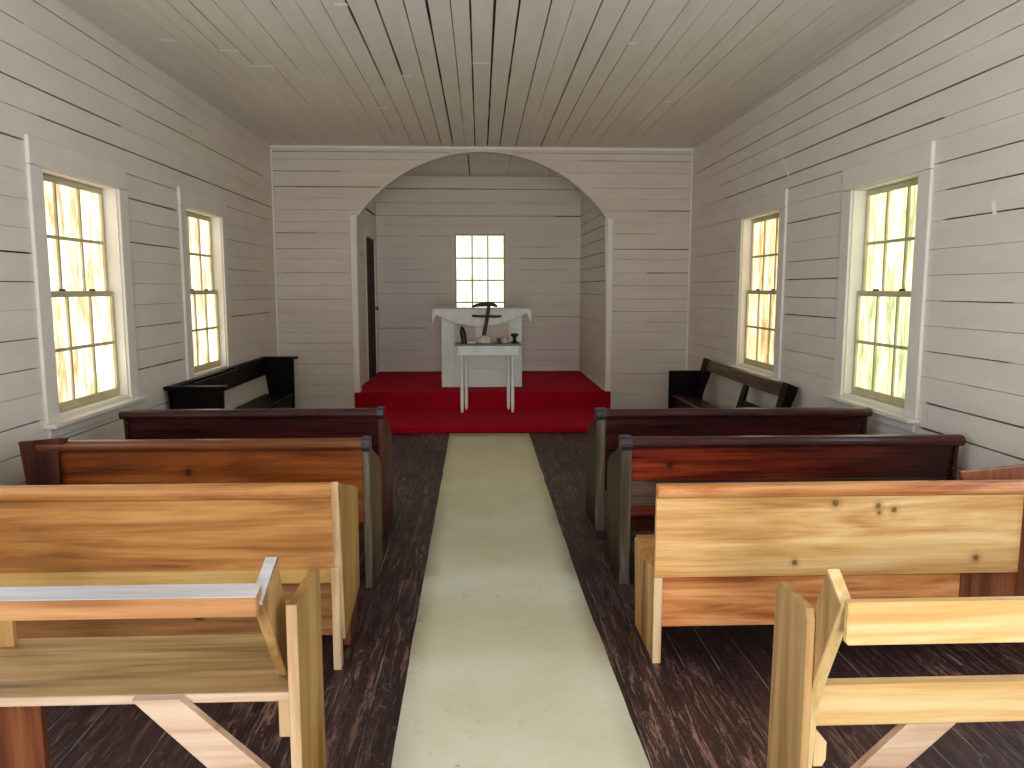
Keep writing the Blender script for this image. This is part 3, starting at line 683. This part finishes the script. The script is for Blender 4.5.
# R3: pale pine pew
t = thing('pew', 'pale yellow pine pew right of the aisle with seat-high ends', 'pew', (1.45, 3.2, 0), GR)
y = 2.97; x0, x1 = .692, 2.235; XE3 = 2.36
bm = nb(); prism(bm, rail_profile(y, .737, .056, .034), 'x', x0, x1, .003); obj('top_rail', bm, 'orange_x', t)
bm = nb(); prism(bm, [(y, .682), (y+.022, .682), (y+.024, .356), (y+.002, .356)], 'x', x0, x1-.04, .002); obj('back_board', bm, 'pine_knotty', t)
bm = nb(); box(bm, x0+.012, 1.95, y+.012, y+.034, .145, .35); obj('lower_board', bm, 'orange_x', t)
bm = nb(); box(bm, 1.952, x1-.04, y+.012, y+.034, .165, .35); o = obj('lower_board', bm, 'brown_z', t); o['label'] = 'darker brown end of the lower board'
bm = nb(); box(bm, x1-.055, x1, y-.012, y+.03, .17, .682, .003); obj('end_post', bm, 'brown_z', t)
bm = nb(); box(bm, x0+.01, XE3-.01, y+.035, y+.44, .365, .392, .004); obj('seat', bm, 'pine_dark_x', t)
for a in (x0-.002, XE3-.03):
    bm = nb(); prism(bm, [(y, 0), (y, .35), (y+.005, .366), (y+.40, .392), (y+.41, .375), (y+.36, 0)], 'x', a, a+.028, .003); p = obj('end_panel', bm, 'pine_z', t)
    bm = nb(); box(bm, a-.003, a+.031, y-.010, y, 0, .357, .003); sub('edge_strip', bm, 'raw_z', p)
    bm = nb(); box(bm, a-.004, a, y+.18, y+.19, .02, .36, .001); sub('joint_strip', bm, 'brown_z', p)
bm = nb(); prism(bm, [(1.97, .755), (2.27, .782), (2.46, .80), (2.46, .62), (2.25, .60), (2.0, .66)], 'y', y+.09, y+.112, .004); o = obj('wall_end_board', bm, 'brown_z', t); o['label'] = 'brown slanting board at the wall end'

# L4: open-backed pew, left foreground
t = thing('pew', 'open backed unfinished pew at the lower left with a diagonal brace', 'pew', (-1.4, 2.1, 0), GL)
def post_poly(pts): return pts
XA = -.545
poly = [(1.885, .725), (2.035, .785), (2.20, .43), (2.09, .43)]
for xa in (XA-.028, -2.34):
    bm = nb(); prism(bm, poly, 'x', xa, xa+.028, .003); p = obj('back_post', bm, 'pine_y' if 0 else 'board_z', t)
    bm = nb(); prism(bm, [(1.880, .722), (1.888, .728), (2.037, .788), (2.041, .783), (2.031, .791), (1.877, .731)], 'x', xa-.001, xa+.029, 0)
    sub('post_top_sheen', bm, 'sky_sheen', p)
bm = nb(); prism(bm, [(1.850, .704), (1.850, .752), (1.902, .765), (1.902, .715)], 'x', -2.34, XA-.005, .003); obj('back_rail', bm, 'rust_x', t)
bm = nb(); prism(bm, [(1.850, .753), (1.850, .756), (1.902, .769), (1.902, .766)], 'x', -2.34, XA-.005, .001); o = obj('rail_top_sheen', bm, 'sky_sheen', t)  # thin strip carrying the painted sky reflection along the rail top
bm = nb(); prism(bm, [(2.02, .394), (2.018, .42), (2.36, .427), (2.36, .40)], 'x', -2.34, XA+.028, .004); obj('seat', bm, 'seat_x', t)
bm = nb(); box(bm, -2.34, XA+.025, 2.011, 2.018, .395, .419, .001); obj('seat_edge', bm, 'raw_edge', t)
bm = nb(); prism(bm, [(2.0, 0), (2.0, .668), (2.29, .672), (2.305, .65), (2.31, 0)], 'x', XA+.030, XA+.055, .003); p = obj('end_panel', bm, 'honey_z', t)
bm = nb(); box(bm, XA+.028, XA+.057, 1.993, 2.001, 0, .672, .002); sub('cut_edge', bm, 'raw_z', p)
bm = nb(); prism(bm, [(2.0, 0), (2.0, .668), (2.29, .672), (2.305, .65), (2.31, 0)], 'x', -2.372, -2.342, .003); obj('end_panel', bm, 'honey_z', t)
bm = nb(); prism(bm, [(-.925, .422), (-.80, .422), (-.53, .165), (-.53, .04), (-.555, .04)], 'y', 1.978, 2.009, .003); obj('diagonal_brace', bm, 'raw_edge', t)
bm = nb(); box(bm, XA-.008, XA+.024, 2.02, 2.06, .285, .393); obj('cleat', bm, 'raw_z', t)
bm = nb(); box(bm, -1.42, -1.225, 2.09, 2.12, 0, .385); obj('middle_leg', bm, 'brown_z', t)
bm = nb(); box(bm, -1.50, -1.412, 2.30, 2.325, .425, .575); obj('middle_slat', bm, 'board_z', t)

# R4: open-backed pew, right foreground
t = thing('pew', 'bright yellow pine open frame pew at the lower right, without a seat board', 'pew', (1.6, 1.95, 0), GR)
XB = .876
poly = [(1.785, .735), (1.87, .793), (1.915, .715), (2.02, .44), (2.06, .34), (2.09, 0), (1.99, 0), (1.955, .34), (1.93, .44)]
for xa in (XB, 2.36):
    bm = nb(); prism(bm, poly, 'x', xa, xa+.028, .003); p = obj('back_post', bm, 'board_z', t)
    rear = [(1.783, .737), (1.868, .808), (1.872, .803), (1.787, .732), (1.932, .44), (1.957, .34), (1.992, 0), (1.986, 0), (1.951, .34), (1.926, .44)]
    bm = nb()
    prism(bm, [(1.781, .733), (1.926, .438), (1.951, .34), (1.986, 0), (1.992, 0), (1.957, .342), (1.932, .442), (1.787, .737)], 'x', xa-.001, xa+.029, 0)
    prism(bm, [(1.781, .735), (1.787, .732), (1.872, .790), (1.867, .797)], 'x', xa-.001, xa+.029, 0)
    sub('cut_edge', bm, 'fresh_z', p)
bm = nb(); prism(bm, [(1.772, .650), (1.750, .650), (1.750, .757), (1.772, .757)], 'x', XB+.0, 2.40, .004); obj('back_rail', bm, 'yellow_x', t)
bm = nb(); box(bm, XB+.035, 2.355, 1.985, 2.03, .302, .42, .004); obj('seat_rail', bm, 'yellow_x', t)
bm = nb(); box(bm, XB+.035, 2.355, 2.03, 2.055, .35, .395, .003); obj('inner_rail', bm, 'strip', t)
bm = nb(); prism(bm, [(1.918, 0), (1.918, .64), (1.93, .668), (2.11, .672), (2.14, .64), (2.155, 0)], 'x', XB-.024, XB-.002, .003); obj('end_panel', bm, 'board_z', t)
bm = nb(); prism(bm, [(1.918, 0), (1.918, .64), (1.93, .668), (2.11, .672), (2.14, .64), (2.155, 0)], 'x', 2.392, 2.420, .003); obj('end_panel', bm, 'board_z', t)
bm = nb(); prism(bm, [(1.185, .302), (1.325, .302), (1.01, 0), (.92, 0), (.92, .04)], 'y', 1.99, 2.02, .003); obj('diagonal_brace', bm, 'raw_edge', t)
bm = nb(); prism(bm, [(XB+.03, .30), (XB+.03, .20), (XB+.055, .20), (XB+.065, .22), (XB+.065, .27), (XB+.04, .301)], 'y', 1.96, 1.985, .002); obj('cleat', bm, 'fresh_z', t)

# ------------------------------------------------------------ the two black wall benches by the altar
t = thing('wall_bench', 'black bench along the left wall with wide flat armrest caps', 'bench', (-2.15, 7.3, 0), 'black benches facing the altar')
YN, YF = 5.96, 8.55
bm = nb(); box(bm, -2.385, -2.33, YN-.02, YF, .735, .765, .004); box(bm, -2.355, -2.33, YN, YF, .575, .735); obj('back_rail', bm, 'black_x', t)
bm = nb(); prism(bm, [(-2.36, .33), (-2.36, .36), (-2.06, .375), (-2.04, .365), (-2.05, .335)], 'y', YN+.03, YF, .004); obj('seat', bm, 'black_x', t)
for yy, c0, c1, p0, p1 in ((YN, -2.39, -1.925, -2.375, -1.955), (YF, -2.385, -1.99, -2.365, -2.035)):
    bm = nb(); prism(bm, [(p0+.10, 0), (p0, .745), (p1, .745), (p1-.005, 0)], 'y', yy, yy+.035, .003); p = obj('end_panel', bm, 'black_z', t)
    bm = nb(); box(bm, c0, c1, yy-.03, yy+.06, .745, .768, .006); sub('armrest_cap', bm, 'black_x', p)
bm = nb(); box(bm, -2.075, -2.055, YN+.035, YF, .12, .333); obj('seat_apron', bm, 'black_x', t)

t = thing('wall_bench', 'black and brown bench along the right wall with a leaning open back', 'bench', (2.25, 7.1, 0), 'black benches facing the altar')
YN, YF = 5.97, 8.22
def leanx(z): return 2.30+(z-.36)*.24
def lean_slab(bm, z0, z1, y0, y1, th=.03):
    prism(bm, [(leanx(z0), z0), (leanx(z0)+th, z0), (leanx(z1)+th, z1), (leanx(z1), z1)], 'y', y0, y1, .003)
bm = nb(); lean_slab(bm, .65, .75, YN, YF, .035); obj('back_rail', bm, 'rail_brown_y', t)
bm = nb(); lean_slab(bm, .43, .51, YN, 6.85); obj('lower_back_rail', bm, 'black_x', t)
for y0, y1, m_ in ((YN-.05, YN+.07, 1), (6.80, 6.91, 0), (YF-.13, YF+.02, 1)):
    bm = nb(); prism(bm, [(leanx(.32)-.012, .32), (leanx(.32)+.035, .32), (leanx(.75)+.06*m_+.02, .735), (leanx(.785)-.012, .772 if m_ else .70)], 'y', y0, y1, .003); obj('back_stile', bm, 'black_z', t)
bm = nb(); prism(bm, [(2.06, .35), (2.05, .37), (2.07, .385), (2.31, .36), (2.31, .34)], 'y', YN+.03, YF+.03, .004); obj('seat', bm, 'dkbrown_z' if 0 else 'maroon_x', t)
for yy, zt_ in ((YN, .56), (YF+.035, .615)):
    bm = nb(); box(bm, 2.03, 2.40, yy, yy+.035, 0, zt_, .003); p = obj('end_panel', bm, 'black_z', t)
    bm = nb(); box(bm, 2.025, 2.40, yy-.01, yy+.045, zt_, zt_+.012, .003); sub('armrest_cap', bm, 'black_x', p)
bm = nb(); box(bm, 2.07, 2.09, YN+.035, YF+.035, .14, .35); obj('seat_apron', bm, 'black_x', t)

# ------------------------------------------------------------ altar
t = thing('altar', 'pale grey green panelled wooden altar under the chancel window', 'altar', (.02, 10.05, ZP))
a0, a1, ya, yb, zt = -.487, .525, 9.80, 10.3, 1.225
bm = nb(); box(bm, a0+.02, a1-.02, ya+.02, yb, ZP, zt); obj('body', bm, 'altar', t)
bm = nb()
for (u0, u1, v0, v1) in ((a0, a0+.155, ZP, zt), (a1-.155, a1, ZP, zt), (-.06, .10, ZP+.24, zt-.16), (a0+.155, a1-.155, ZP, ZP+.235), (a0+.155, a1-.155, zt-.16, zt), (a0+.155, -.06, .74, .80), (.10, a1-.155, .74, .80)):
    box(bm, u0, u1, ya-.008, ya+.021, v0, v1, .004)
obj('front_frame', bm, 'altar', t)
for (u0, u1, v0, v1, m_) in ((a0+.165, -.07, .52, .73, 'altar'), (.11, a1-.165, .52, .73, 'altar'), (a0+.165, -.07, .81, 1.06, 'altar_in'), (.11, a1-.165, .81, 1.06, 'altar_in')):
    bm = nb(); box(bm, u0, u1, ya+.0185, ya+.0205, v0, v1, .001); obj('front_panel', bm, m_, t)
bm = nb(); box(bm, a0-.09, a1+.09, ya-.03, yb+.03, zt, zt+.028, .005); obj('altar_top', bm, 'altar', t)

# cloth: lies on the top, hangs over front and ends, corners drawn out
bm = nb()
X0, X1 = -.60, .645; zc = zt+.031; nx = 60
def low(x):
    f = (x-X0)/(X1-X0)
    z = 1.225-.195*math.sin(math.pi*min(1, max(0, (f-.02)/.96)))**.75
    z += .03*(f-.5)
    if f < .045: z = 1.06+.13*(f/.045)
    if f > .955: z = 1.07+.12*((1-f)/.045)
    return z
grid = []
for i in range(nx+1):
    x = X0+(X1-X0)*i/nx; col = []
    rip = .010*math.sin(x*24)+.006*math.sin(x*53+1)
    for j, (yy, zz) in enumerate([(yb+.045, zc-.08), (yb+.04, zc), (10.1, zc+.002), (9.9, zc+.002), (ya-.025, zc+.002)]):
        sag = 0
        if x < a0-.09: sag = (a0-.09-x)*.5
        if x > a1+.09: sag = (x-a1-.09)*.5
        col.append(bm.verts.new((x, yy, zz-sag)))
    z1 = low(x)
    for j in range(1, 7):
        f = j/6; col.append(bm.verts.new((x, ya-.040-.012*f+rip*f, zc+(z1-zc)*f)))
    grid.append(col)
for a, b in zip(grid, grid[1:]):
    for j in range(len(a)-1): f = bm.faces.new((a[j], a[j+1], b[j+1], b[j])); f.smooth = True
for i_, s in ((0, -1), (nx, 1)):   # side flaps
    e = grid[i_]; prev = None
    for j in range(1, 5):
        v = e[j].co; dn = .10+.06*(j == 4)+.03*math.sin(j*2)
        q = bm.verts.new((v.x+s*.012, v.y, v.z-dn))
        if prev: f = bm.faces.new((e[j-1], e[j], q, prev)); f.smooth = True
        prev = q
o = obj('altar_cloth', bm, 'cloth'); tag(o, 'white cloth draped over the altar with hanging corners', 'cloth')
so = o.modifiers.new('solid', 'SOLIDIFY'); so.thickness = .004; so.offset = 0

# ------------------------------------------------------------ small table in front
t = thing('side_table', 'small painted table with four turned legs before the altar', 'table', (.09, 9.15, ZL))
tx0, tx1, ty0, ty1, tz = -.295, .475, 8.98, 9.31, .872
bm = nb(); box(bm, tx0, tx1, ty0, ty1, tz-.022, tz, .004); obj('table_top', bm, 'tabletop', t)
bm = nb()
box(bm, tx0+.03, tx1-.03, ty0+.012, ty0+.034, tz-.135, tz-.022); box(bm, tx0+.03, tx1-.03, ty1-.03, ty1-.01, tz-.135, tz-.022)
box(bm, tx0+.03, tx0+.052, ty0+.034, ty1-.03, tz-.135, tz-.022); box(bm, tx1-.052, tx1-.03, ty0+.034, ty1-.03, tz-.135, tz-.022)
obj('apron', bm, 'table_paint', t)
zl = ZL+.001
for lx, ly in ((-.215, 9.03), (.375, 9.03), (-.17, 9.27), (.335, 9.27)):
    bm = nb(); H_ = tz-.135-zl
    pr_ = [(.013, 0), (.018, .05), (.021, .18), (.020, .35), (.015, .6), (.011, .8), (.012, .93), (.016, 1.0)]
    lathe(bm, [(r, zl+h*H_) for r, h in pr_], lx, ly, 16); obj('leg', bm, 'leg_white', t)

# things on the table
Z = tz+.001
t = thing('twig_cross', 'dark twig cross with two crossbars standing in a white stone', 'cross', (.05, 9.14, Z))
bm = nb(); tube(bm, [(.04, 9.14, Z+.02), (.045, 9.14, Z+.10), (.065, 9.14, Z+.20), (.085, 9.14, Z+.31), (.098, 9.14, Z+.40), (.10, 9.14, Z+.455)], [.024, .023, .021, .021, .021, .022]); obj('upright', bm, 'twig', t)
bm = nb(); tube(bm, [(-.095, 9.125, Z+.318), (0, 9.125, Z+.31), (.09, 9.12, Z+.312), (.18, 9.125, Z+.308), (.25, 9.125, Z+.314)], [.014, .016, .016, .015, .012]); obj('crossbar', bm, 'twig', t)
bm = nb(); tube(bm, [(-.09, 9.13, Z+.425), (-.03, 9.13, Z+.44), (.05, 9.13, Z+.448), (.10, 9.13, Z+.455), (.15, 9.13, Z+.448), (.20, 9.13, Z+.425)], [.012, .020, .026, .028, .022, .013]); obj('crossbar', bm, 'twig', t)
bm = nb(); bmesh.ops.create_icosphere(bm, subdivisions=3, radius=1)
for v in bm.verts:
    k = 1+.25*noise.noise(v.co*1.7)
    v.co = Vector((v.co.x*.095*k+.055, v.co.y*.06*k+9.13, max(0, v.co.z*.075*k+.012)+Z))
for f in bm.faces: f.smooth = True
obj('stone_base', bm, 'stone', t)
bm = nb(); lathe(bm, [(.035, Z), (.04, Z+.01), (.03, Z+.03), (.035, Z+.07), (.038, Z+.12), (.028, Z+.16), (.016, Z+.185), (.010, Z+.19)], -.185, 9.14, 14, tilt=lambda z: (-.15*(z-Z), 0))
tag(obj('carved_figure', bm, 'blackobj'), 'small dark upright carving at the left end of the painted table', 'figurine')
bm = nb(); box(bm, -.15, -.045, 9.03, 9.11, Z, Z+.022, .006); tag(obj('folded_paper', bm, 'paper'), 'folded white paper lying beside the twig cross', 'paper')
bm = nb(); lathe(bm, [(.045, Z), (.042, Z+.012), (.022, Z+.024), (.019, Z+.05), (.022, Z+.07), (.044, Z+.082), (.046, Z+.105), (.03, Z+.112)], .40, 9.12, 18)
tag(obj('candle_holder', bm, 'blackobj'), 'black candle holder at the right end of the painted table', 'candle holder')
bm = nb(); box(bm, .19, .24, 9.08, 9.13, Z, Z+.055, .006); tag(obj('wooden_block', bm, 'brown'), 'little brown block right of the twig cross', 'block')
k = NT('clear_jar_glass', .08, .5); k.b.inputs['Transmission Weight'].default_value = .85; k.b.inputs['Base Color'].default_value = (.85, .88, .84, 1); k.bump(k.noise(k.coord(), 6, 2), .05, .002); M['jar'] = k.m
bm = nb(); lathe(bm, [(.024, Z), (.027, Z+.008), (.027, Z+.055), (.022, Z+.065), (.023, Z+.075)], .29, 9.12, 16)
tag(obj('glass_jar', bm, 'jar'), 'small clear glass jar between the brown block and black candle holder', 'jar')

for o in bpy.data.objects:
    if '_base' in o: del o['_base']
